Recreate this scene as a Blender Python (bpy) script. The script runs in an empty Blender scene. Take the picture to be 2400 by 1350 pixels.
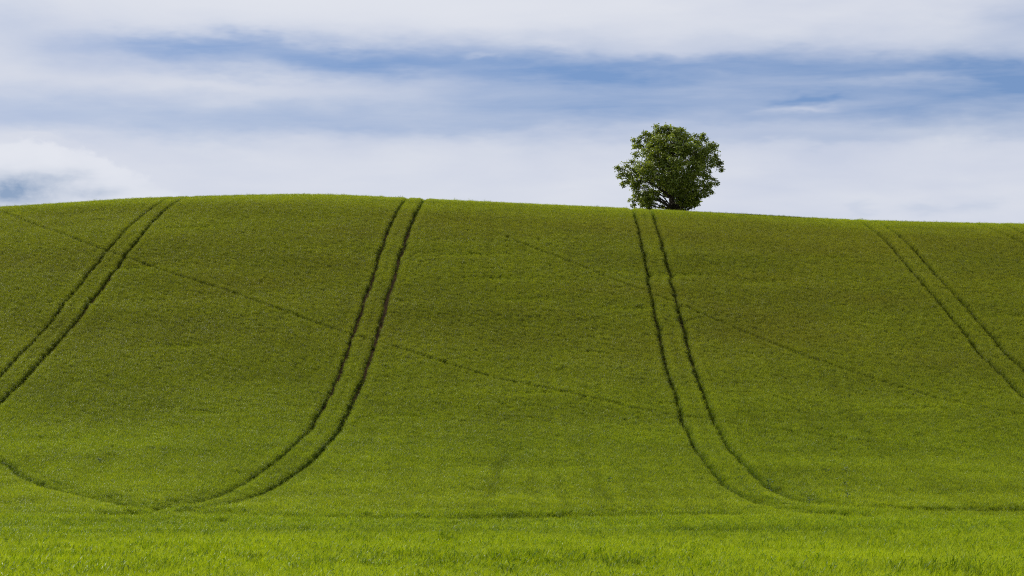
import bpy, bmesh, math, random
import numpy as np
from mathutils import Vector, Matrix
random.seed(7); rng = np.random.default_rng(11)
S = bpy.context.scene
COL = S.collection
K = 1.765e-4                      # radians of view per photograph pixel (long lens)
PITCH = math.atan(455 * K)

# ------------------------------------------------------------------ helpers
def tag(o, label=None, cat=None, group=None, kind=None):
    if label: o['label'] = label
    if cat: o['category'] = cat
    if group: o['group'] = group
    if kind: o['kind'] = kind
    return o

def np_mesh(name, verts, faces, mats=None, fmat=None, smooth=False):
    """verts (n,3); faces: list of (m,k) int arrays"""
    me = bpy.data.meshes.new(name)
    verts = np.asarray(verts, dtype=np.float32)
    loops = np.concatenate([f.reshape(-1) for f in faces]).astype(np.int32)
    tot = np.concatenate([np.full(len(f), f.shape[1], np.int32) for f in faces])
    start = np.concatenate([[0], np.cumsum(tot)[:-1]]).astype(np.int32)
    me.vertices.add(len(verts)); me.vertices.foreach_set('co', verts.reshape(-1))
    me.loops.add(len(loops)); me.loops.foreach_set('vertex_index', loops)
    me.polygons.add(len(tot)); me.polygons.foreach_set('loop_start', start); me.polygons.foreach_set('loop_total', tot)
    for m in (mats or []): me.materials.append(m)
    if fmat is not None: me.polygons.foreach_set('material_index', np.asarray(fmat, np.int32))
    if smooth: me.polygons.foreach_set('use_smooth', np.ones(len(tot), bool))
    me.update(calc_edges=True); me.validate()
    return me

def link(name, me, parent=None):
    o = bpy.data.objects.new(name, me); COL.objects.link(o)
    if parent: o.parent = parent
    return o

class VN:                                    # value noise on a lattice, world space
    def __init__(s, seed): s.t = np.random.default_rng(seed).random((256, 256))
    def __call__(s, x, y):
        xi = np.floor(x).astype(int); yi = np.floor(y).astype(int); fx = x - xi; fy = y - yi
        fx = fx*fx*(3-2*fx); fy = fy*fy*(3-2*fy); t = s.t
        g = lambda a, b: t[(xi+a) % 256, (yi+b) % 256]
        return (g(0,0)*(1-fx)+g(1,0)*fx)*(1-fy) + (g(0,1)*(1-fx)+g(1,1)*fx)*fy
    def fbm(s, x, y, o=4):
        v = 0; a = .5; n = 0
        for i in range(o): v = v + a*s(x*2**i+17*i, y*2**i+31*i); n += a; a *= .5
        return v/n

# ------------------------------------------------------------------ terrain
def smoothed(xs, zs, lo, hi, step, sig):
    g = np.arange(lo, hi+step, step); z = np.interp(g, xs, zs); n = int(4*sig/step)
    k = np.exp(-.5*(np.arange(-n, n+1)*step/sig)**2); k /= k.sum()
    return g, np.convolve(np.pad(z, n, mode='edge'), k, 'valid')
PY = [-400,40,80,100,110,120,135,150,165,180,195,210,225,240,252,262,272,285,300,350,500,700,5000]
PZ = [-2.2,-1.75,-1.85,-1.88,-1.8,-1.35,-.2,1.6,4.2,8.0,12.5,17.6,22.8,27.4,30.1,31.6,32.1,31.6,30.2,23,5,-5,-5]
SX = [-400,-120,-54,-40,-22,-10,0,13,25,36,45,54,120,400]
SS = [.85,.9,.956,.986,1.0,.986,.972,.953,.935,.917,.911,.907,.88,.84]
GY, GZ = smoothed(PY, PZ, -500, 800, .5, 4.0); GX, GS = smoothed(SX, SS, -500, 500, .5, 3.0)
CROP = 1.0
nz = VN(3)
def ground_z(x, y):
    x = np.asarray(x, float); y = np.asarray(y, float)
    P = np.interp(y, GY, GZ); s = np.interp(x, GX, GS)
    z = -2 + (P+2)*s - CROP
    flat = np.clip((125-y)/40, 0, 1)
    z = z + (nz.fbm(x/26, y/14, 3)-.5)*(.26+.14*(1-flat))
    return z

# ------------------------------------------------------------------ materials
def mat(name):
    m = bpy.data.materials.new(name); m.use_nodes = True
    nt = m.node_tree; nt.nodes.clear()
    return m, nt, nt.nodes, nt.links
def node(nt, t, **kw):
    n = nt.nodes.new(t)
    for k, v in kw.items():
        if k.startswith('i_'): n.inputs[k[2:]].default_value = v
        else: setattr(n, k, v)
    return n

def leaf_mat(name, dark, light, dry, rough=.45, trans=.4, tcol=None, use_inst=True, spec=.35):
    m, nt, N, L = mat(name)
    out = N.new('ShaderNodeOutputMaterial')
    at = N.new('ShaderNodeAttribute'); at.attribute_name = 'tint'
    if use_inst: at.attribute_type = 'INSTANCER'
    a2 = N.new('ShaderNodeAttribute'); a2.attribute_name = 'dry'
    if use_inst: a2.attribute_type = 'INSTANCER'
    a3 = N.new('ShaderNodeAttribute'); a3.attribute_name = 'shade'
    mx = node(nt, 'ShaderNodeMix', data_type='RGBA'); mx.inputs[6].default_value = (*dark, 1); mx.inputs[7].default_value = (*light, 1)
    ad = node(nt, 'ShaderNodeMath', operation='ADD'); L.new(at.outputs['Fac'], ad.inputs[0]); L.new(a3.outputs['Fac'], ad.inputs[1]); ad.use_clamp = True
    L.new(ad.outputs[0], mx.inputs[0])
    m2 = node(nt, 'ShaderNodeMix', data_type='RGBA'); m2.inputs[7].default_value = (*dry, 1)
    L.new(a2.outputs['Fac'], m2.inputs[0]); L.new(mx.outputs[2], m2.inputs[6])
    p = N.new('ShaderNodeBsdfPrincipled'); p.inputs['Roughness'].default_value = rough
    p.inputs['Specular IOR Level'].default_value = spec
    L.new(m2.outputs[2], p.inputs['Base Color'])
    tr = N.new('ShaderNodeBsdfTranslucent')
    tm = node(nt, 'ShaderNodeMix', data_type='RGBA', blend_type='MULTIPLY'); tm.inputs[0].default_value = 1
    tm.inputs[7].default_value = (*(tcol or (1.15, 1.15, .5)), 1)
    L.new(m2.outputs[2], tm.inputs[6]); L.new(tm.outputs[2], tr.inputs['Color'])
    ms = N.new('ShaderNodeMixShader'); ms.inputs[0].default_value = trans
    L.new(p.outputs[0], ms.inputs[1]); L.new(tr.outputs[0], ms.inputs[2]); L.new(ms.outputs[0], out.inputs[0])
    return m

M_blade = leaf_mat('barley_blade', (.060,.120,.004), (.205,.315,.004), (.16,.125,.018), rough=.5, spec=.22)
M_ear = leaf_mat('barley_ear', (.26,.33,.006), (.50,.59,.012), (.30,.235,.035), rough=.6, spec=.14)
M_stem = leaf_mat('barley_stem', (.07,.13,.006), (.12,.19,.008), (.15,.13,.02), trans=.2)

def soil_mat():
    m, nt, N, L = mat('soil_and_turf')
    out = N.new('ShaderNodeOutputMaterial'); p = N.new('ShaderNodeBsdfPrincipled'); p.inputs['Roughness'].default_value = .95
    tc = N.new('ShaderNodeTexCoord')
    n1 = node(nt, 'ShaderNodeTexNoise'); n1.inputs['Scale'].default_value = 1.3; n1.inputs['Detail'].default_value = 8
    n2 = node(nt, 'ShaderNodeTexNoise'); n2.inputs['Scale'].default_value = .02; n2.inputs['Detail'].default_value = 6
    L.new(tc.outputs['Object'], n1.inputs[0]); L.new(tc.outputs['Object'], n2.inputs[0])
    r = N.new('ShaderNodeValToRGB'); r.color_ramp.elements[0].color = (.075,.037,.009,1); r.color_ramp.elements[1].color = (.21,.11,.030,1)
    r.color_ramp.elements[0].position = .3; r.color_ramp.elements[1].position = .75
    L.new(n1.outputs['Fac'], r.inputs[0])
    g = N.new('ShaderNodeValToRGB'); g.color_ramp.elements[0].color = (.055,.10,.010,1); g.color_ramp.elements[1].color = (.12,.17,.015,1)
    L.new(n2.outputs['Fac'], g.inputs[0])
    a = N.new('ShaderNodeAttribute'); a.attribute_name = 'turf'
    mx = node(nt, 'ShaderNodeMix', data_type='RGBA')
    L.new(a.outputs['Fac'], mx.inputs[0]); L.new(r.outputs[0], mx.inputs[6]); L.new(g.outputs[0], mx.inputs[7])
    b = N.new('ShaderNodeBump'); b.inputs['Distance'].default_value = .05; b.inputs['Strength'].default_value = .8
    n3 = node(nt, 'ShaderNodeTexNoise'); n3.inputs['Scale'].default_value = 9; n3.inputs['Detail'].default_value = 6
    L.new(tc.outputs['Object'], n3.inputs[0]); L.new(n3.outputs['Fac'], b.inputs['Height']); L.new(b.outputs[0], p.inputs['Normal'])
    L.new(mx.outputs[2], p.inputs['Base Color']); L.new(p.outputs[0], out.inputs[0])
    return m
M_soil = soil_mat()

# ------------------------------------------------------------------ hill (one sheet to the horizon)
def crop_half(y): return .2118*y*1.10 + 9
Y0, Y1 = 36., 288.
def graded(lo, hi, step, far, ratio=1.25):
    a = list(np.arange(lo, hi+step*.5, step)); s = step; v = a[-1]
    while v < far: s *= ratio; v += s; a.append(v)
    s = step; v = a[0]; b = []
    while v > -far*.35 if lo > -1 else v > -far: s *= ratio; v -= s; b.append(v)
    return np.array(b[::-1] + a)
xs = graded(-84, 84, 1.0, 3000); ys = graded(30, 300, 1.0, 5000)
XX, YY = np.meshgrid(xs, ys); ZZ = ground_z(XX, YY)
nx, ny = len(xs), len(ys)
idx = np.arange(nx*ny).reshape(ny, nx)
q = np.stack([idx[:-1,:-1], idx[:-1,1:], idx[1:,1:], idx[1:,:-1]], -1).reshape(-1, 4)
me = np_mesh('hill', np.stack([XX, YY, ZZ], -1).reshape(-1, 3), [q], [M_soil], smooth=True)
turf = ((np.abs(XX) > crop_half(YY)-.5) | (YY < Y0) | (YY > Y1)).astype(np.float32).reshape(-1)
at = me.attributes.new('turf', 'FLOAT', 'POINT'); at.data.foreach_set('value', turf)
hill = link('hill', me); tag(hill, 'smooth rounded farm hill rising behind the flat valley floor', kind='structure')

# ------------------------------------------------------------------ tractor tramlines and seams (world metres)
TR = {
 'T1a': (.36, [(-36.2,290),(-36.4,262),(-36.7,246),(-37.2,233),(-37.5,224),(-37.8,212),(-38.0,204),(-38.1,192),(-38.3,188),(-38.4,181),(-38.6,166),(-38.2,156),(-36.5,150)]),
 'T1b': (.46, [(-34.4,290),(-34.6,262),(-34.9,254),(-35.3,235),(-35.4,225),(-35.6,217),(-35.7,209),(-35.9,201),(-36.1,191.5),(-36.3,184),(-36.6,173),(-36.7,165),(-36.2,157),(-34,151.5),(-31.4,148.8)]),
 'T2a': (.40, [(-11.0,290),(-11.3,257),(-11.8,238),(-12.2,223),(-12.4,213),(-12.6,204),(-12.9,194),(-13.2,179),(-13.5,168),(-14.0,158.6),(-14.7,149.4),(-15.5,139.8),(-16.5,132.8),(-17.8,127.8),(-20.0,124.6)]),
 'T2b': (.50, [(-9.1,290),(-9.4,257),(-9.9,235),(-10.3,222),(-10.6,210),(-10.8,199),(-11.0,190.5),(-11.3,179),(-11.6,168),(-12.0,157),(-12.7,147.5),(-13.6,138.5),(-14.8,131.8),(-16.1,126.0),(-17.6,122.5),(-19.5,119.8)]),
 'TL': (.46, [(-34,153.5),(-31.4,148.8),(-29.5,144.0),(-27.0,138.3),(-24.7,134.5),(-22.3,130.9),(-20.5,128.3),(-18.8,125.7),(-16.9,122.6),(-14.8,120.3),(-12,118.9),(-8.4,118.5),(-6.3,118.6),(-2.1,119.0),(2.7,120.0),(5.9,120.8),(11.5,121.6)]),
 'T3a': (.40, [(12.9,290),(12.7,254),(12.3,232),(12.2,221),(12.0,210),(11.9,202),(11.9,195),(11.8,186),(11.8,178),(11.7,170),(11.65,163.6),(11.8,156),(11.9,148.2),(12.1,141.8),(12.6,136.0),(13.3,130.1),(14.2,125.2),(15.4,121.5),(17.5,118.6)]),
 'T3b': (.44, [(14.9,290),(14.7,256),(14.3,239),(14.2,226),(14.1,216),(14.0,204),(14.0,196),(13.9,187),(13.9,177.5),(13.8,168),(13.9,159.7),(14.1,150.5),(14.4,142.8),(14.9,136.1),(15.7,131.2),(16.7,127.5),(18.2,125.6),(21.5,125.0),(26.8,125.4),(34,126.0),(48,126.6)]),
 'T4a': (.40, [(36.9,290),(36.7,259.6),(36.4,247.6),(36.5,238),(36.6,231),(36.7,225.6),(36.8,218.6),(36.9,212.5),(37.1,205),(37.2,198.7),(37.2,192),(37.3,187.5),(37.4,183.4),(37.4,176),(37.6,160),(38.6,146),(42,136)]),
 'T4b': (.40, [(38.8,290),(38.5,259.6),(38.4,250.5),(38.4,242),(38.5,234.6),(38.7,227.6),(38.7,221),(38.9,213),(39.1,206.7),(39.2,200.2),(39.3,193.2),(39.4,186.6),(39.5,176),(39.7,162),(40.7,148),(44,139)]),
 'T5a': (.40, [(49.9,290),(49.7,260),(49.1,248),(49.3,243),(50.0,235),(51,220),(52,200)]),
 'T5b': (.40, [(52.6,290),(52.5,260),(51.4,244),(51.8,232),(53,215),(54,200)]),
 'D1': (.33, [(-57,256),(-53.2,249.6),(-48.5,239.7),(-44.6,232.9),(-40.7,226.3),(-37.4,222.0),(-35.5,219.9),(-31.7,215.3),(-27.6,210.7),(-23.4,206.2),(-19.6,201.5),(-16.8,198.3),(-13.8,195.1),(-11.6,192.6),(-8.7,190.0),(-5.2,185.5),(-1.9,181.5),(2.5,177.6),(6.7,173.6),(9.0,170.8),(11.6,168.8)]),
 'D2': (.33, [(-2.1,233.0),(0.0,228.7),(3.2,223.6),(7.7,216.5),(12.1,209.5),(14.5,205.3),(17.4,200.3),(19.5,196.3),(21.9,191.6),(24.8,186.6),(27.3,182.2),(29.7,178.0),(32.3,174.4),(34.8,171.6),(38,169),(46,164)]),
 'D3': (.28, [(11.6,168.8),(14.4,166.6),(18.7,163.3),(22.0,160.8),(25.1,158.6),(27.6,156.4)]),
}
def densify(pts, step=1.0):
    pts = np.array(pts, float)
    seg = np.hypot(*np.diff(pts, axis=0).T); d = np.concatenate([[0], np.cumsum(seg)])
    t = np.arange(0, d[-1], step)
    x = np.interp(t, d, pts[:,0]); y = np.interp(t, d, pts[:,1])
    k = np.exp(-.5*(np.arange(-6,7)/2.2)**2); k /= k.sum()
    x = np.convolve(np.pad(x,6,mode='reflect',reflect_type='odd'),k,'valid'); y = np.convolve(np.pad(y,6,mode='reflect',reflect_type='odd'),k,'valid')
    return np.stack([x, y], 1)
wob = VN(21)
def track_fields(x, y):
    """signed clearance to the nearest track edge (metres) and the id of that track"""
    best = np.full(len(x), 99.); who = np.full(len(x), -1)
    for ti, (nm, (w, pts)) in enumerate(TR.items()):
        P = densify(pts)
        lo = P.min(0)-2; hi = P.max(0)+2
        m = np.where((x > lo[0]) & (x < hi[0]) & (y > lo[1]) & (y < hi[1]))[0]
        if not len(m): continue
        d = np.full(len(m), 99.)
        A = P[:-1]; B = P[1:]
        for c in range(0, len(m), 4000):
            mm = m[c:c+4000]; px = x[mm][:,None]; py = y[mm][:,None]
            abx = (B-A)[:,0]; aby = (B-A)[:,1]; L2 = abx**2+aby**2
            t = np.clip(((px-A[:,0])*abx+(py-A[:,1])*aby)/L2, 0, 1)
            d[c:c+4000] = np.hypot(px-A[:,0]-t*abx, py-A[:,1]-t*aby).min(1)
        ww = w*(.5 + .16*(wob(x[m]*.7+ti*9, y[m]*.7)-.5))
        cl = d-ww
        u = cl < best[m]; best[m[u]] = cl[u]; who[m[u]] = ti
    return best, who

# ------------------------------------------------------------------ barley tufts
def tuft_mesh(name, n, rad, seed, fine=1.0, var=.18):
    r = np.random.default_rng(seed)
    V = []; F3 = []; F4 = []; M3 = []; M4 = []; SH3 = []; SH4 = []
    def vadd(p): V.append(p); return len(V)-1
    for i in range(n):
        a = r.random()*6.283; rr = rad*math.sqrt(r.random())
        bx, by = rr*math.cos(a), rr*math.sin(a)
        h = .66*(1+.10*r.standard_normal()); la = r.normal(0, .09); lb = r.normal(.05, .09)
        tx, ty = bx+la*h, by+lb*h
        sh = r.normal(0, var)
        # stem
        ang = r.random()*3.14; dx, dy = math.cos(ang)*.003, math.sin(ang)*.003
        v = [vadd((bx-dx,by-dy,0)), vadd((bx+dx,by+dy,0)), vadd((tx+dx*.6,ty+dy*.6,h)), vadd((tx-dx*.6,ty-dy*.6,h))]
        F4.append(v); M4.append(2); SH4.append(sh)
        # leaves
        for k in range(3):
            z0 = h*(.30+.22*k+r.random()*.12); f = z0/h
            px, py = bx+(tx-bx)*f, by+(ty-by)*f
            la_ = r.random()*6.283; L = (.22+.10*r.random()); w = (.0065+.004*r.random())*fine
            cx, cy = math.cos(la_), math.sin(la_); sx, sy = -cy*w, cx*w
            tw = r.normal(0, .004)
            rise = L*(.55+.35*r.random()); out_ = L*(.45+.3*r.random()); droop = r.random()*.10
            pts = [(px,py,z0), (px+cx*out_*.35,py+cy*out_*.35,z0+rise*.62), (px+cx*out_*.75,py+cy*out_*.75,z0+rise*.95-droop*.3), (px+cx*out_*1.15,py+cy*out_*1.15,z0+rise*.85-droop)]
            a0 = vadd((pts[0][0]-sx*.6,pts[0][1]-sy*.6,pts[0][2])); b0 = vadd((pts[0][0]+sx*.6,pts[0][1]+sy*.6,pts[0][2]))
            for j in (1, 2):
                s_ = 1.0 if j == 1 else .8
                a1 = vadd((pts[j][0]-sx*s_,pts[j][1]-sy*s_,pts[j][2]-tw)); b1 = vadd((pts[j][0]+sx*s_,pts[j][1]+sy*s_,pts[j][2]+tw))
                F4.append([a0,b0,b1,a1]); M4.append(0); SH4.append(sh); a0, b0 = a1, b1
            e = vadd(pts[3]); F3.append([a0,b0,e]); M3.append(0); SH3.append(sh)
        # nodding ear with awns
        if r.random() < .85:
            ea = r.normal(.35, .8); ex, ey = math.cos(ea), math.sin(ea); nod = .25+.5*r.random()
            el = .075; w = .0065*fine
            p0 = np.array((tx,ty,h)); d = np.array((ex*nod, ey*nod, 1-.5*nod)); d /= np.linalg.norm(d); p1 = p0+d*el
            sd = np.array((-ey, ex, 0))*w; up = np.array((ex*.4, ey*.4, .0))*w*1.4
            for s2 in (sd, up):
                v = [vadd(p0-s2*.5), vadd(p0+s2*.5), vadd(p1+s2*.7), vadd(p1-s2*.7)]
                F4.append(v); M4.append(1); SH4.append(sh)
            for k in range(5):
                q_ = d + np.array((r.normal(0,.16), r.normal(0,.16), r.normal(.0,.12)-.05)); q_ /= np.linalg.norm(q_)
                s0 = p0+d*el*r.random(); e_ = s0+q_*(.10+.05*r.random())
                oa = r.random()*3.14; o_ = np.array((math.cos(oa), math.sin(oa), 0))*.0019*fine
                v = [vadd(s0-o_), vadd(s0+o_), vadd(e_)]
                F3.append(v); M3.append(1); SH3.append(sh)
    me = np_mesh(name, np.array([tuple(p) for p in V]), [np.array(F3), np.array(F4)], [M_blade, M_ear, M_stem], M3+M4)
    at = me.attributes.new('shade', 'FLOAT', 'FACE'); at.data.foreach_set('value', np.array(SH3+SH4, np.float32))
    return me

protos = bpy.data.collections.new('barley_tufts')        # sources for the field, kept out of the scene itself
NB, NS = 7, 5
for i in range(NB): protos.objects.link(bpy.data.objects.new('a_barley_tuft_%02d' % i, tuft_mesh('barley_tuft', 54, .29, 100+i)))
for i in range(NS): protos.objects.link(bpy.data.objects.new('b_barley_tuft_%02d' % i, tuft_mesh('barley_tuft_narrow', 11, .075, 200+i)))
for i in range(4): protos.objects.link(bpy.data.objects.new('c_barley_tuft_%02d' % i, tuft_mesh('barley_tuft_fine', 74, .30, 300+i, 1.0, .30)))

def in_crop(x, y): return (np.abs(x) < crop_half(y)) & (y > Y0) & (y < Y1)
# big tufts on a jittered grid
def jgrid(step, x0, x1, y0, y1):
    gx, gy = np.meshgrid(np.arange(x0, x1, step), np.arange(y0, y1, step)); n = gx.size
    x = gx.reshape(-1)+rng.random(n)*step; y = gy.reshape(-1)+rng.random(n)*step
    return x, y
x, y = jgrid(.335, -78, 78, Y0, Y1); m = in_crop(x, y); x, y = x[m], y[m]
cl, who = track_fields(x, y)
keep = cl > .29; bx_, by_, bcl, bwho = x[keep], y[keep], cl[keep], who[keep]
# narrow tufts lining the tracks: distribute along each track
sx_, sy_ = [], []
for nm, (w, pts) in TR.items():
    P = densify(pts); L = len(P)-1; hw = w/2+.62; n = int(L*2*hw*62)
    t = rng.random(n)*L; i = t.astype(int); f = t-i; A = P[i]; B = P[i+1]; d = B-A; nl = np.hypot(d[:,0], d[:,1])
    nv = np.stack([-d[:,1], d[:,0]], 1)/nl[:,None]; off = (rng.random(n)*2-1)*hw
    p = A+d*f[:,None]+nv*off[:,None]; sx_.append(p[:,0]); sy_.append(p[:,1])
x = np.concatenate(sx_); y = np.concatenate(sy_); m = in_crop(x, y); x, y = x[m], y[m]
cl, who = track_fields(x, y)
names = list(TR)
isD = np.array([names[w][0] == 'D' if w >= 0 else False for w in who])
inside = cl < .05
# growth inside the ruts: bare where wheels run hardest, thin short regrowth elsewhere
bare = np.zeros(len(x))
for ti, nm in enumerate(names):
    mm = who == ti
    if nm in ('T2a','T2b'): bare[mm] = np.clip(1-np.abs(y[mm]-204)/42, 0, 1)**.35
    elif nm in ('T1a','T1b'): bare[mm] = np.clip(1-np.abs(y[mm]-204)/34, 0, 1)**.5
    elif nm[:2] == 'T3': bare[mm] = .45*np.clip(1-np.abs(y[mm]-200)/30, 0, 1)
patch = wob(x*.35, y*.22)
grow = rng.random(len(x)) < np.clip(.55-.75*bare*(.6+.8*patch), 0, 1)
keep = ((~inside) & (cl < .52) & (rng.random(len(x)) < .85)) | (inside & (grow | isD))
x, y, cl, isD, inside, who = x[keep], y[keep], cl[keep], isD[keep], inside[keep], who[keep]
ts = np.where(inside, np.where(isD, .36, .30+.22*rng.random(len(x))), 1.0)
ts = np.where((~inside) & (cl < .16) & (~isD), .90, ts)
hl = np.isin(who, [names.index('TL')]) & (x > -12)              # the headland line is only thin, short crop
ts = np.where(hl & inside, .42, ts)

NBG, NSM = len(bx_), len(x)
print('tufts', NBG, NSM)
px = np.concatenate([bx_, x]); py = np.concatenate([by_, y]); pz = ground_z(px, py)
big = np.arange(len(px)) < NBG
n1, n2, n3 = VN(31), VN(32), VN(33)
steep = np.clip((np.interp(py+4, GY, GZ)-np.interp(py-4, GY, GZ))/8/.34, 0, 1)
# wind waves, growth differences, and the slope's light contrast painted into tint
near = np.clip((150-py)/60, 0, 1)
wave = n1.fbm(px/9, py/3.4, 3)-.5
wave2 = n2.fbm(px/18., py/6., 3)-.5
hs = 1+.66*wave*(.15+.85*near)+.45*wave2*(.15+.85*near)+rng.normal(0, 1, len(px))*(.034+.055*near)+.20*(rng.random(len(px)) < .006)
hs = np.concatenate([hs[:NBG], hs[NBG:]*ts])
acl = np.concatenate([bcl, cl])
awho = np.concatenate([bwho, who])
for nm_, x0_, x1_ in (('TL', -13, 12), ('T3b', 15.5, 48)):          # headland wheelings: trodden verge on the valley side, standing crop behind
    Q_ = densify(TR[nm_][1]); Q_ = Q_[np.argsort(Q_[:,0])]; dy_ = np.interp(px, Q_[:,0], Q_[:,1])-py
    g_ = np.clip((px-x0_)/3, 0, 1)*np.clip((x1_-px)/3, 0, 1)*np.clip((dy_+.35)/.15, 0, 1)*np.exp(-(np.maximum(dy_, 0)/2.0)**2)
    hs = hs*(1-.80*g_)
hs = hs*(1-np.where(awho == names.index('TL'), .55, .60)*np.clip((150-py)/22, 0, 1)*np.exp(-(np.maximum(acl, 0)/.85)**2))   # crop trodden lower where the tractor turns
leanx = .16+.5*wave+rng.normal(0, .07, len(px)); leany = -.02+.35*wave2+rng.normal(0, .07, len(px))   # lean towards +x, +y
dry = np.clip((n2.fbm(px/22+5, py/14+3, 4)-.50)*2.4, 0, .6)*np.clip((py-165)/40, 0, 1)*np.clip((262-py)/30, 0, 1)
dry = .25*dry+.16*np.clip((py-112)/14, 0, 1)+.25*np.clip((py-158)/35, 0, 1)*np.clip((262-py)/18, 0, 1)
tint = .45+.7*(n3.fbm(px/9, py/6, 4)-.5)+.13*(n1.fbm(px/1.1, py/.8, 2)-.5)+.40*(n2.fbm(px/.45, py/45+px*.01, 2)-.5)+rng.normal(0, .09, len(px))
tint = tint+.30*np.clip((py-244)/12, 0, 1)+.22*np.clip((150-py)/20, 0, 1)-.42*np.exp(-((py-98)/14)**2)*(.3+1.4*n3.fbm(px/11, py/4, 2))  # crest and foot tinted lighter, painting in the contrast with the shadier slope
rot = rng.random(len(px))*6.283
for (xa, ya, xb, yb, am) in ((-.3,158,-2.0,121,.30),(1.0,150,1.3,121,.20),(2.4,152,2.8,121,.28),(4.6,148,5.2,122,.18),(-5.0,150,-5.6,122,.14),(7.4,150,7.6,124,.12)):
    xl = xa+(xb-xa)*(py-ya)/(yb-ya)+.25*(n1(py/3, py*0)-.5)
    g_ = np.exp(-((px-xl)/.30)**2)*np.clip((ya-py)/8, 0, 1)*np.clip((py-yb)/4, 0, 1)*(.4+1.1*n2(px*.4, py*.35))
    tint = tint-am*1.6*g_; hs = hs*(1-am*.35*g_)
for (cx_, cy_, rx_, ry_) in [(-1.9,213,3.2,.8),(.5,206,2.6,.7),(9.7,204,2.0,.6),(15.3,217,2.8,.8),(-4.7,222,3.4,.9),(-7.4,168,2.4,.6),(33,224,3,1),(30,226,3,.8),(-20.8,169,2,.6),(1.5,176,2,.6),(-34,216,2,.8),(-31,232,3,.9),(22,215,2.4,.8),(43,205,3,.9),(-26,190,2.5,.8),(27,172,3,.8),(5,190,2,.5)]:
    g_ = np.exp(-((px-cx_)/rx_)**2-((py-cy_-.12*(px-cx_))/ry_)**2)*(.5+.8*n1(px*1.3, py*1.3))     # wind-lodged streaks
    leanx = leanx+.45*g_; tint = tint+.65*g_; hs = hs*(1-.10*g_)
ax, ay = -leany, leanx                      # axis-angle of the lean in world space (about +x tips towards -y)
rx = ax*np.cos(rot)+ay*np.sin(rot); ry = -ax*np.sin(rot)+ay*np.cos(rot)
kind = np.where(big, rng.integers(0, NB, len(px)), NB+rng.integers(0, NS, len(px)))
fine = big & (py < 95); kind[fine] = NB+NS+rng.integers(0, 4, fine.sum())
co = np.stack([px, py, pz-.02], 1)
crop_me = bpy.data.meshes.new('barley_crop')
crop_me.vertices.add(len(co)); crop_me.vertices.foreach_set('co', co.astype(np.float32).reshape(-1))
def put(nm, typ, data, fld='value'):
    a = crop_me.attributes.new(nm, typ, 'POINT'); a.data.foreach_set(fld, np.asarray(data).reshape(-1))
put('rot', 'FLOAT_VECTOR', np.stack([rx, ry, rot], 1).astype(np.float32), 'vector')
wd = np.where(big, 1., 1.)
put('scl', 'FLOAT_VECTOR', np.stack([wd, wd, hs], 1).astype(np.float32), 'vector')
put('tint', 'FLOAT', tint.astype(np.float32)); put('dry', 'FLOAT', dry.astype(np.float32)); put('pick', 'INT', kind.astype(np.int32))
crop = link('barley_crop', crop_me)
tag(crop, 'green barley crop covering the whole hillside and valley floor', 'crop', kind='stuff')
ng = bpy.data.node_groups.new('grow_barley', 'GeometryNodeTree')
ng.interface.new_socket('Geometry', in_out='INPUT', socket_type='NodeSocketGeometry')
ng.interface.new_socket('Geometry', in_out='OUTPUT', socket_type='NodeSocketGeometry')
gi = ng.nodes.new('NodeGroupInput'); go = ng.nodes.new('NodeGroupOutput')
ci = ng.nodes.new('GeometryNodeCollectionInfo'); ci.inputs['Collection'].default_value = protos
ci.inputs['Separate Children'].default_value = True; ci.inputs['Reset Children'].default_value = True
ip = ng.nodes.new('GeometryNodeInstanceOnPoints'); ip.inputs['Pick Instance'].default_value = True
def named(nm, typ):
    n = ng.nodes.new('GeometryNodeInputNamedAttribute'); n.data_type = typ; n.inputs['Name'].default_value = nm
    return n.outputs['Attribute']
L = ng.links
L.new(gi.outputs[0], ip.inputs['Points']); L.new(ci.outputs[0], ip.inputs['Instance'])
L.new(named('pick', 'INT'), ip.inputs['Instance Index'])
e2r = ng.nodes.new('FunctionNodeEulerToRotation'); L.new(named('rot', 'FLOAT_VECTOR'), e2r.inputs[0]); L.new(e2r.outputs[0], ip.inputs['Rotation'])
L.new(named('scl', 'FLOAT_VECTOR'), ip.inputs['Scale']); L.new(ip.outputs[0], go.inputs[0])
md = crop.modifiers.new('grow', 'NODES'); md.node_group = ng

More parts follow.
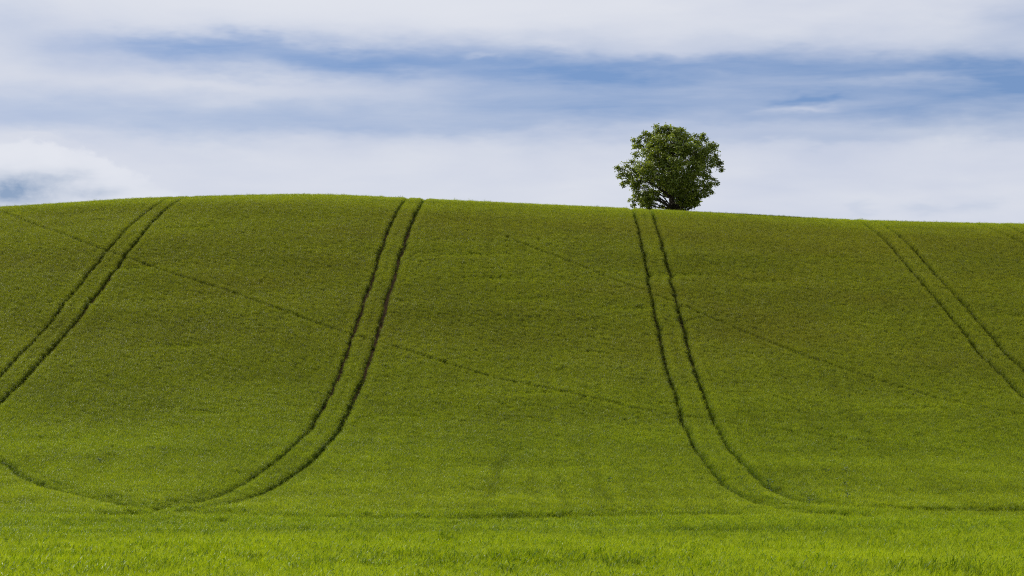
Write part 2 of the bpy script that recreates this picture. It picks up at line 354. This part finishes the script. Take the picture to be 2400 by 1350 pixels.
# ------------------------------------------------------------------ the lone tree
def tube(path, radii, sides=7):
    P = [Vector(p) for p in path]; V = []; F = []
    for i, p in enumerate(P):
        t = (P[min(i+1, len(P)-1)]-P[max(i-1, 0)]).normalized()
        a = t.cross(Vector((0,0,1)) if abs(t.z) < .9 else Vector((1,0,0))).normalized(); b = t.cross(a)
        for s in range(sides):
            th = 2*math.pi*s/sides; V.append(p+(a*math.cos(th)+b*math.sin(th))*radii[i])
    for i in range(len(P)-1):
        for s in range(sides):
            F.append([i*sides+s, i*sides+(s+1) % sides, (i+1)*sides+(s+1) % sides, (i+1)*sides+s])
    return V, F
class Tubes:
    def __init__(s): s.V = []; s.F = []
    def add(s, path, radii, sides=7):
        v, f = tube(path, radii, sides); o = len(s.V); s.V += [tuple(p) for p in v]; s.F += [[i+o for i in q] for q in f]
def bark_mat():
    m, nt, N, L = mat('bark')
    out = N.new('ShaderNodeOutputMaterial'); p = N.new('ShaderNodeBsdfPrincipled'); p.inputs['Roughness'].default_value = .9
    tc = N.new('ShaderNodeTexCoord'); mp = N.new('ShaderNodeMapping'); mp.inputs['Scale'].default_value = (6, 6, 1.2)
    n = N.new('ShaderNodeTexNoise'); n.inputs['Detail'].default_value = 8; n.inputs['Scale'].default_value = 2
    L.new(tc.outputs['Object'], mp.inputs[0]); L.new(mp.outputs[0], n.inputs[0])
    r = N.new('ShaderNodeValToRGB'); r.color_ramp.elements[0].color = (.03,.022,.016,1); r.color_ramp.elements[1].color = (.11,.085,.06,1)
    L.new(n.outputs['Fac'], r.inputs[0]); L.new(r.outputs[0], p.inputs['Base Color'])
    b = N.new('ShaderNodeBump'); b.inputs['Distance'].default_value = .04; L.new(n.outputs['Fac'], b.inputs['Height']); L.new(b.outputs[0], p.inputs['Normal'])
    L.new(p.outputs[0], out.inputs[0]); return m
M_bark = bark_mat()
M_leaf = leaf_mat('tree_leaf', (.105,.150,.022), (.28,.33,.045), (.12,.12,.02), rough=.42, trans=.45, use_inst=False, spec=.4)
TXW, TYW = 18.0, 268.
TZW = float(ground_z(TXW, TYW))
root = bpy.data.objects.new('broadleaf_tree', None); COL.objects.link(root); root.location = (TXW, TYW, TZW)
tag(root, 'lone round broadleaf tree with dense dark green crown standing on the hill crest', 'tree')
U = .00946                                   # crown lobes: metres per outline unit; (885, 1158) is where the crest hides the trunk
ZC = -2.75+.7                                 # filled in below
base_t = .1130*TYW                            # height of the visible crest line at the tree's distance
def lp(u, v): return ((u-890)*U, (1158-v)*U + base_t-TZW)
LOBES = [(830,225,85),(825,175,28),(740,245,80),(940,265,100),(1030,300,70),(610,330,75),(567,255,24),(640,270,40),(495,345,26),(470,400,55),(700,390,120),(850,420,140),(1000,420,120),
 (1225,300,42),(1240,272,20),(1270,335,22),(1180,360,55),(1340,430,75),(1385,400,30),(1230,470,95),(1110,500,130),(580,480,95),(450,510,48),(395,580,42),(700,560,125),(880,600,150),
 (1250,600,105),(1380,560,50),(1400,600,40),(1452,600,20),(1430,625,24),(330,635,38),(245,685,30),(300,715,45),(265,770,40),(330,840,45),(400,740,85),(520,680,105),(450,830,85),(650,700,115),(820,770,140),
 (1000,740,140),(1150,700,110),(1310,700,62),(1355,800,45),(1250,840,80),(1100,880,115),(560,800,70),(700,850,95),(800,890,75),(900,880,130),(1310,890,55),(1200,980,85),(1270,1000,42),
 (1060,980,110),(470,985,60),(415,1050,38),(560,1040,80),(620,1110,55),(430,1115,32),(950,1075,50),(1010,1110,75),(1180,1070,42),(1120,1085,58),(510,1110,40),(740,1120,30),(640,1010,75),(530,1000,58),(440,900,50),(1150,1030,60),(1050,1090,60),(600,930,60),(870,975,62),(960,1000,60),(520,300,22),(690,170,24),(1100,300,26),(1150,290,20),(1460,690,22),(1400,840,24),(1330,960,26),(230,650,18),(420,330,16),(1000,215,22),(290,860,22),(680,1000,45)]
T = Tubes(); tw = Tubes()
fork1 = Vector((-.15,0,1.9)); fork2 = Vector((.55,.2,1.7))
T.add([(0,0,-.4),(0,0,.15),(-.04,0,.9),(-.12,0,1.6),(-.2,.05,2.5),(-.15,.1,4.0),(0,.1,5.8),(-.1,.0,7.6),(-.3,0,9.0)], [.62,.42,.36,.34,.30,.24,.17,.10,.04], 12)
T.add([(.05,0,.7),(.35,.1,1.4),(.7,.2,2.3),(1.0,.3,3.6),(1.5,.2,5.0),(1.9,.1,6.4),(2.2,0,7.6)], [.28,.26,.23,.18,.13,.08,.04], 10)
rt = np.random.default_rng(5)
leafP = []; leafN = []; leafS = []; leafT = []
R = 5.2
BIG = []
def limb_to(tgt, r0=.1, small=False):
    tgt = Vector(tgt); side = tgt.x > .9 and tgt.z < 8.2
    spine = [Vector((.35,.1,1.4)),Vector((.7,.2,2.3)),Vector((1.0,.3,3.6)),Vector((1.5,.2,5.0)),Vector((1.9,.1,6.4))] if side else [Vector((-.04,0,1.2)),Vector((-.2,.05,2.5)),Vector((-.15,.1,4.0)),Vector((0,.1,5.8)),Vector((-.1,0,7.6))]
    want = tgt.z - .55*math.hypot(tgt.x-spine[1].x, tgt.y)
    s = min(spine, key=lambda p: abs(p.z-want))
    if tgt.z < 1.8: s = spine[0]
    if small and BIG: s = min(BIG, key=lambda p: (p-tgt).length); r0 = .03
    d = tgt-s; n = 6; path = []; rad = []
    j = Vector((rt.normal(), rt.normal(), rt.normal()))*.10*d.length
    for i in range(n+1):
        f = i/n; p = s+d*f+Vector((0,0,1))*math.sin(f*math.pi)*.06*d.length+j*math.sin(f*math.pi)
        path.append(p); rad.append(r0*(1-f)**.8+.014)
    T.add(path, rad, 6)
    return path
for (u, v, r) in sorted(LOBES, key=lambda q: -q[2]):
    cx, cz = lp(u, v); rm = r*U
    cr = math.hypot(cx-.4, (cz-4.8)); depth = math.sqrt(max(R*R-cr*cr*1.05, .3))
    ns = 1 if r < 50 else (2 if r < 100 else 3)
    for s in range(ns):
        cy = rt.uniform(-.95, .95)*depth*.8 if ns == 1 else (-1+2*s/(ns-1)+rt.normal(0,.12))*depth*.72
        if r < 50: cy *= .5
        path = limb_to((cx, cy, max(cz, .9)), .045+.045*rm, r < 50)
        if r >= 50: BIG.append(Vector((cx, cy, max(cz, .9))))
        ncl = max(5, int(20*rm**2)+4)
        for c in range(ncl):
            d = rt.normal(size=3); d /= np.linalg.norm(d); rr = rm*(.35+.65*rt.random()**.6)
            cc = np.array((cx, cy, cz))+d*rr*np.array((1,1,.9))
            if cc[2] < .25: continue
            b = path[rt.integers(3, 7)]
            mid = (np.array(b)+cc)/2+rt.normal(0, .06, 3)
            tw.add([tuple(b), tuple(mid), tuple(cc)], [.012, .008, .004], 4)
            sp = .10+.08*rt.random(); nl = int(rt.integers(13, 24)); bias = rt.normal(.03, .34)
            pts = cc+rt.normal(0, 1, (nl, 3))*sp*np.array((1.2,1.2,.8))
            nn = rt.normal(0, .55, (nl, 3))+np.array((0,0,.75))+d*.5
            leafP.append(pts); leafN.append(nn); leafS.append(rt.uniform(.11, .19, nl)); leafT.append(rt.normal(.42+bias, .18, nl))
P = np.concatenate(leafP); Nn = np.concatenate(leafN); Sz = np.concatenate(leafS); Tt = np.concatenate(leafT)
Nn /= np.linalg.norm(Nn, axis=1)[:,None]
rv = rt.normal(size=Nn.shape); A = np.cross(Nn, rv); A /= np.linalg.norm(A, axis=1)[:,None]; B = np.cross(Nn, A)
n = len(P); print('leaves', n)
s = Sz[:,None]
# lobed leaf: seven outline points folded a little along the midrib
shape = [(-.55,0,0),(-.35,-.42,.06),(-.02,-.34,.04),(.22,-.52,.10),(.62,0,-.03),(.22,.52,.10),(-.02,.34,.04),(-.35,.42,.06)]
VV = np.stack([P+A*s*a+B*s*b+Nn*s*c for a, b, c in shape], 1).reshape(-1, 3)
o = (np.arange(n)*8)[:,None]
F = np.concatenate([o+np.array([[0,1,2,4]]), o+np.array([[0,4,6,7]])]); F3 = np.concatenate([o+np.array([[2,3,4]]), o+np.array([[4,5,6]])])
me = np_mesh('crown', VV, [F3, F], [M_leaf])
a = me.attributes.new('tint', 'FLOAT', 'POINT'); a.data.foreach_set('value', np.repeat(Tt, 8).astype(np.float32))
crown = link('crown', me, root)
me = np_mesh('trunk', np.array(T.V), [np.array(T.F)], [M_bark], smooth=True); link('trunk', me, root)
me = np_mesh('twigs', np.array(tw.V), [np.array(tw.F)], [M_bark], smooth=True); link('twigs', me, root)

# ------------------------------------------------------------------ broad-leaved weeds poking out of the crop
M_weed = leaf_mat('weed_leaf', (.04,.085,.02), (.10,.17,.05), (.2,.2,.08), rough=.35, trans=.25, use_inst=False, spec=.5, tcol=(1,1,.7))
M_flower = leaf_mat('weed_flower', (.55,.58,.40), (.65,.66,.5), (.6,.6,.5), trans=.3, use_inst=False, tcol=(1,1,.9))
def weed_parts(seed, pale):
    r = np.random.default_rng(seed); st = Tubes(); V = []; F = []
    lean = r.normal(0, .07, 2)
    top = (lean[0]*1.0, lean[1]*1.0, .98)
    st.add([(0,0,0),(lean[0]*.5,lean[1]*.5,.5),top], [.012,.009,.005], 6)
    tips = [top]
    for k in range(5):
        a = r.random()*6.28; z = .6+.08*k; b = (lean[0]*z, lean[1]*z, z); e = (b[0]+math.cos(a)*.17, b[1]+math.sin(a)*.17, z+.22)
        st.add([b, ((b[0]+e[0])/2, (b[1]+e[1])/2, z+.14), e], [.006,.005,.003], 5); tips.append(e)
    for k in range(26):
        z = .35+.6*r.random(); a = r.random()*6.28; L_ = .10+.10*r.random(); w = L_*.28
        b = np.array((lean[0]*z, lean[1]*z, z)) if k % 2 else np.array(tips[k % len(tips)])*np.array((1,1,.95))
        d = np.array((math.cos(a), math.sin(a), r.normal(.35,.25))); d /= np.linalg.norm(d); s_ = np.array((-math.sin(a), math.cos(a), r.normal(0,.3)))
        i = len(V); V += [b, b+d*L_*.45-s_*w, b+d*L_-np.array((0,0,.03)), b+d*L_*.45+s_*w]; F.append([i,i+1,i+2,i+3])
    flowers = []
    if pale:
        for t in tips:
            fv = []; ff = []
            fv.append(np.array(t)+np.array((0,0,.01)))
            for k in range(12):
                a = k*math.pi/6; q = .035 if k % 2 else .018
                fv.append(np.array(t)+np.array((math.cos(a)*q, math.sin(a)*q, .025+r.normal(0,.003))))
            for k in range(0, 12, 2): ff.append([0, 1+(k-1) % 12, 1+k, 1+(k+1) % 12])
            flowers.append((fv, ff))
    return st, V, F, flowers
WEEDS = [
 (-24.9,146.8,1.0,True,'solitary pale flowered weed in the crop inside the bend at far left'),
 (5.5,139.4,.95,False,'solitary leafy weed in the open crop midway between the two curving tramlines'),
 (18.8,144.3,.9,False,'left one of two leafy weeds side by side, right of the curving tramlines'),
 (19.9,144.3,1.0,True,'right one of two weeds side by side right of the curving tramlines, pale topped'),
 (18.9,137.6,.9,False,'leafy weed midway down the loose column of weeds right of the curving tramlines'),
 (18.1,131.3,.95,True,'pale topped weed just above the horizontal tramline, lowest right of the curve'),
 (13.4,141.2,.85,False,'small leafy weed between the two wheel tracks of the curving tramline'),
 (14.75,138.4,.95,False,'leafy weed at the edge of the outer wheel track where the tramline curves'),
 (15.9,129.3,.85,True,'small pale flowered weed close to the foot of the curving tramline'),
]
proto_w = {}
for pale in (True, False):
    st, V, F, flowers = weed_parts(40+pale, pale)
    proto_w[pale] = [('stem', np_mesh('stem', np.array(st.V), [np.array(st.F)], [M_weed], smooth=True)), ('foliage', np_mesh('foliage', np.array(V), [np.array(F)], [M_weed]))]
    for _, m_ in proto_w[pale]:
        a = m_.attributes.new('tint', 'FLOAT', 'POINT'); a.data.foreach_set('value', np.random.default_rng(1).random(len(m_.vertices)).astype(np.float32))
    for fv, ff in flowers: proto_w[pale].append(('flower', np_mesh('flower', np.array(fv), [np.array(ff)], [M_flower])))
for i, (x_, y_, s_, pale, lab) in enumerate(WEEDS):
    w = bpy.data.objects.new('weed', None); COL.objects.link(w)
    w.location = (x_, y_, float(ground_z(x_, y_))); w.scale = (s_*1.15, s_*1.15, s_*1.06); w.rotation_euler = (0, 0, i*1.7)
    assert len(lab.split()) <= 16, lab
    tag(w, lab, 'weed', 'weeds poking out of the barley')
    for nm, m_ in proto_w[pale]: link(nm, m_, w)

# ------------------------------------------------------------------ sun and sky
SUN = Vector((-.62, .54, .56)).normalized()
sun = bpy.data.lights.new('sun', 'SUN'); sun.energy = 5.0; sun.angle = math.radians(.53); sun.color = (1, .955, .88)
so = bpy.data.objects.new('sun', sun); COL.objects.link(so); so.rotation_euler = SUN.to_track_quat('Z', 'Y').to_euler(); so.location = (-100, 60, 150)

W = bpy.data.worlds.new('World'); S.world = W; W.use_nodes = True
nt = W.node_tree; N = nt.nodes; L = nt.links; N.clear()
out = N.new('ShaderNodeOutputWorld'); bg = N.new('ShaderNodeBackground'); STR = .1; bg.inputs['Strength'].default_value = STR
sky = N.new('ShaderNodeTexSky'); sky.sky_type = 'NISHITA'; sky.sun_disc = False
sky.sun_elevation = math.asin(SUN.z); sky.sun_rotation = math.atan2(SUN.x, SUN.y); sky.air_density = 1.0; sky.dust_density = .6; sky.ozone_density = 2.0
def M(op, a, b=None, c=None, clamp=False):
    n = N.new('ShaderNodeMath'); n.operation = op; n.use_clamp = clamp
    for i, v in enumerate((a, b, c)):
        if v is None: continue
        if isinstance(v, (int, float)): n.inputs[i].default_value = v
        else: L.new(v, n.inputs[i])
    return n.outputs[0]
def VM(op, a, b=None, c=None):
    n = N.new('ShaderNodeVectorMath'); n.operation = op
    for i, v in enumerate((a, b, c)):
        if v is None: continue
        if isinstance(v, tuple): n.inputs[i].default_value = v
        else: L.new(v, n.inputs[i])
    return n
tc = N.new('ShaderNodeTexCoord'); sp = N.new('ShaderNodeSeparateXYZ'); L.new(tc.outputs['Generated'], sp.inputs[0])
X_, Y_, Z_ = sp.outputs
az = M('ARCTAN2', X_, Y_)
hyp = M('SQRT', M('ADD', M('MULTIPLY', X_, X_), M('MULTIPLY', Y_, Y_)))
el = M('ARCTAN2', Z_, hyp)
cmb = N.new('ShaderNodeCombineXYZ'); L.new(M('MULTIPLY', az, 10), cmb.inputs[0]); L.new(M('MULTIPLY', el, 10), cmb.inputs[1])   # tenths of a radian
base = cmb.outputs[0]
def noise(scale, detail, rough=.55, dist=0, vec=None, off=(0,0,0)):
    v = VM('MULTIPLY_ADD', vec or base, scale, off).outputs[0]
    n = N.new('ShaderNodeTexNoise'); n.inputs['Scale'].default_value = 1; n.inputs['Detail'].default_value = detail; n.inputs['Roughness'].default_value = rough; n.inputs['Distortion'].default_value = dist
    L.new(v, n.inputs[0]); return n
wn = noise((2.2, 7, 1), 4, .6)
warp = VM('MULTIPLY_ADD', VM('SUBTRACT', wn.outputs['Color'], (.5,.5,.5)).outputs[0], (.5, .17, 0), base).outputs[0]
def q_(px, py): return ((px-1200)*K*10, (1130-py)*K*10)
def blobs(vec, lst, acc=0.0):
    for (px_, py_, rx_, ry_, amp) in lst:
        u, v = q_(px_, py_); a_ = 1/(rx_*K*10); b_ = 1/(ry_*K*10)
        d = VM('MULTIPLY_ADD', vec, (a_, b_, 0), (-u*a_, -v*b_, 0)).outputs[0]
        dd = VM('DOT_PRODUCT', d, d).outputs['Value']
        acc = M('MULTIPLY_ADD', M('POWER', .3679, dd), amp, acc)
    return acc
BLUE = [(390,120,250,30,.60),(560,110,130,20,.22),(480,160,330,36,.30),(960,130,340,40,.36),(1180,160,360,54,.38),(760,140,240,32,.32),(1400,175,280,44,.36),
 (1750,150,270,38,.34),(2000,180,340,46,.42),(2330,185,210,46,.44),(2450,215,160,60,.30),(1500,255,440,46,.32),(1900,243,90,9,.30),(2200,265,360,50,.38),
 (2450,300,250,36,.26),(420,285,560,50,.18),(950,262,500,44,.20),(0,275,320,48,.16),(1200,265,1200,66,.20),(2000,230,700,110,.24),(1500,170,900,60,.12),(500,305,700,30,.16),
 (2420,80,170,45,.28),(2400,20,120,60,.15),(-10,70,110,60,.20),(1250,300,500,20,.10),(2180,497,50,14,.16),(2290,490,38,18,.16),(2030,496,30,12,.12),(1850,330,400,14,.18)]
HOLLOW = [(72,452,110,38,.46),(5,476,90,28,.40),(150,425,50,14,.18),(240,458,60,12,.22),(400,445,60,10,.10)]
WHITE = [(1870,265,90,9,.42),(1150,135,60,7,.25),(830,112,40,10,.15),(1560,125,210,16,.22),(2130,212,160,9,.18),(500,200,380,24,.15),(60,352,85,24,.25),(150,385,90,16,.15),(1300,108,60,10,.15)]
B = blobs(warp, BLUE)
Wt = blobs(warp, WHITE)
st = noise((1.6, 13, 1), 6, .6, .3).outputs['Fac']
st2 = noise((.9, 4.0, 1), 5, .55, .4, off=(3,7,1)).outputs['Fac']
B = M('MULTIPLY', B, M('MULTIPLY_ADD', st, .8, .6))
B = M('ADD', B, M('MULTIPLY', M('SUBTRACT', st2, .5), .22))
B = M('SUBTRACT', B, M('MULTIPLY', Wt, M('MULTIPLY_ADD', st, 1.2, .4)))
# a lumpy cumulus bank low on the left, white on top with grey-blue hollows
spu = N.new('ShaderNodeSeparateXYZ'); L.new(base, spu.inputs[0]); U_, V_ = spu.outputs[0], spu.outputs[1]
lump = noise((14, 22, 1), 7, .6, .3, off=(1,5,2)).outputs['Fac']; lump2 = noise((4, 7, 1), 4, .5, .2, off=(8,5,2)).outputs['Fac']
u0, v0 = q_(20, 335)
du = M('SUBTRACT', U_, u0)
edge = M('MULTIPLY_ADD', M('MULTIPLY', du, M('ABSOLUTE', du)), -.42, v0)
edge = M('ADD', edge, M('ADD', M('MULTIPLY', M('SUBTRACT', lump, .5), .10), M('MULTIPLY', M('SUBTRACT', lump2, .5), .10)))
cm = N.new('ShaderNodeMapRange'); cm.interpolation_type = 'SMOOTHSTEP'; L.new(M('SUBTRACT', edge, V_), cm.inputs[0]); cm.inputs[1].default_value = -.004; cm.inputs[2].default_value = .030
fade = N.new('ShaderNodeMapRange'); fade.interpolation_type = 'SMOOTHSTEP'; L.new(U_, fade.inputs[0]); fade.inputs[1].default_value = q_(560,0)[0]; fade.inputs[2].default_value = q_(260,0)[0]
CU = M('MULTIPLY', cm.outputs[0], fade.outputs[0])
H = M('MULTIPLY', blobs(VM('MULTIPLY_ADD', wn.outputs['Color'], (.25,.10,0), VM('ADD', base, (-.125,-.05,0)).outputs[0]).outputs[0], HOLLOW), M('MULTIPLY_ADD', lump, 1.2, .4))
B = M('MULTIPLY', B, M('MULTIPLY_ADD', CU, -.85, 1.0))
# open sky breaks elsewhere on the dome, above the photographed band
hi = noise((.35, .9, 1), 5, .55, .2, off=(9,2,4)).outputs['Fac']
mr = N.new('ShaderNodeMapRange'); mr.interpolation_type = 'SMOOTHSTEP'; L.new(el, mr.inputs[0]); mr.inputs[1].default_value = .22; mr.inputs[2].default_value = .5
brk = M('MULTIPLY', M('MULTIPLY', M('SUBTRACT', hi, .44), 4.0, clamp=True), mr.outputs[0])
B = M('ADD', B, brk, clamp=True)
# cloud colour: near white above, slightly lilac grey towards the horizon, mottled
mott = noise((1.3, 5, 1), 5, .5, .2, off=(2,2,8)).outputs['Fac']
cr = N.new('ShaderNodeValToRGB'); L.new(mott, cr.inputs[0]); e = cr.color_ramp.elements
e[0].position = .3; e[0].color = (.60,.645,.77,1); e[1].position = .65; e[1].color = (.70,.73,.81,1)
cl_ = N.new('ShaderNodeMix'); cl_.data_type = 'RGBA'; cl_.blend_type = 'MIX'
lo = blobs(base, [(-60,420,260,90,.5),(700,420,900,70,.25),(800,10,900,70,.8)])
L.new(lo, cl_.inputs[0]); L.new(cr.outputs[0], cl_.inputs[6]); cl_.inputs[7].default_value = (.76,.785,.85,1)
cuw = N.new('ShaderNodeMix'); cuw.data_type = 'RGBA'; L.new(M('MULTIPLY', CU, M('MULTIPLY_ADD', lump2, .9, .2)), cuw.inputs[0]); L.new(cl_.outputs[2], cuw.inputs[6]); cuw.inputs[7].default_value = (.80,.82,.88,1)
holl = N.new('ShaderNodeMix'); holl.data_type = 'RGBA'; L.new(M('MULTIPLY', M('MULTIPLY', H, CU), 1.5, clamp=True), holl.inputs[0]); L.new(cuw.outputs[2], holl.inputs[6]); holl.inputs[7].default_value = (.27,.37,.54,1)
sc = VM('SCALE', holl.outputs[2]); sc.inputs['Scale'].default_value = 1/STR
skyc = VM('MULTIPLY', sky.outputs[0], (.52,.66,.95)).outputs[0]
bluec = N.new('ShaderNodeMix'); bluec.data_type = 'RGBA'; bluec.inputs[0].default_value = .55
L.new(skyc, bluec.inputs[6]); bluec.inputs[7].default_value = (.20/STR,.31/STR,.53/STR,1)
fin = N.new('ShaderNodeMix'); fin.data_type = 'RGBA'; L.new(B, fin.inputs[0]); L.new(sc.outputs[0], fin.inputs[6]); L.new(bluec.outputs[2], fin.inputs[7])
L.new(fin.outputs[2], bg.inputs[0]); L.new(bg.outputs[0], out.inputs[0])
W.cycles.sampling_method = 'MANUAL'; W.cycles.sample_map_resolution = 512

# ------------------------------------------------------------------ camera
cam = bpy.data.cameras.new('camera'); co_ = bpy.data.objects.new('camera', cam); COL.objects.link(co_)
cam.sensor_width = 36; cam.lens = 36/(2400*K); cam.clip_start = .5; cam.clip_end = 20000
co_.location = (0, 0, 0); co_.rotation_euler = (math.pi/2+PITCH, 0, 0)
S.camera = co_
S.render.resolution_x = 1024; S.render.resolution_y = 576
S.view_settings.view_transform = 'Standard'; S.view_settings.look = 'None'; S.view_settings.gamma = 1; S.view_settings.exposure = 0
S.cycles.max_bounces = 6; S.cycles.diffuse_bounces = 3; S.cycles.transmission_bounces = 3; S.cycles.glossy_bounces = 2
S.cycles.use_denoising = False; S.cycles.pixel_filter_type = 'BLACKMAN_HARRIS'; S.cycles.filter_width = 1.1
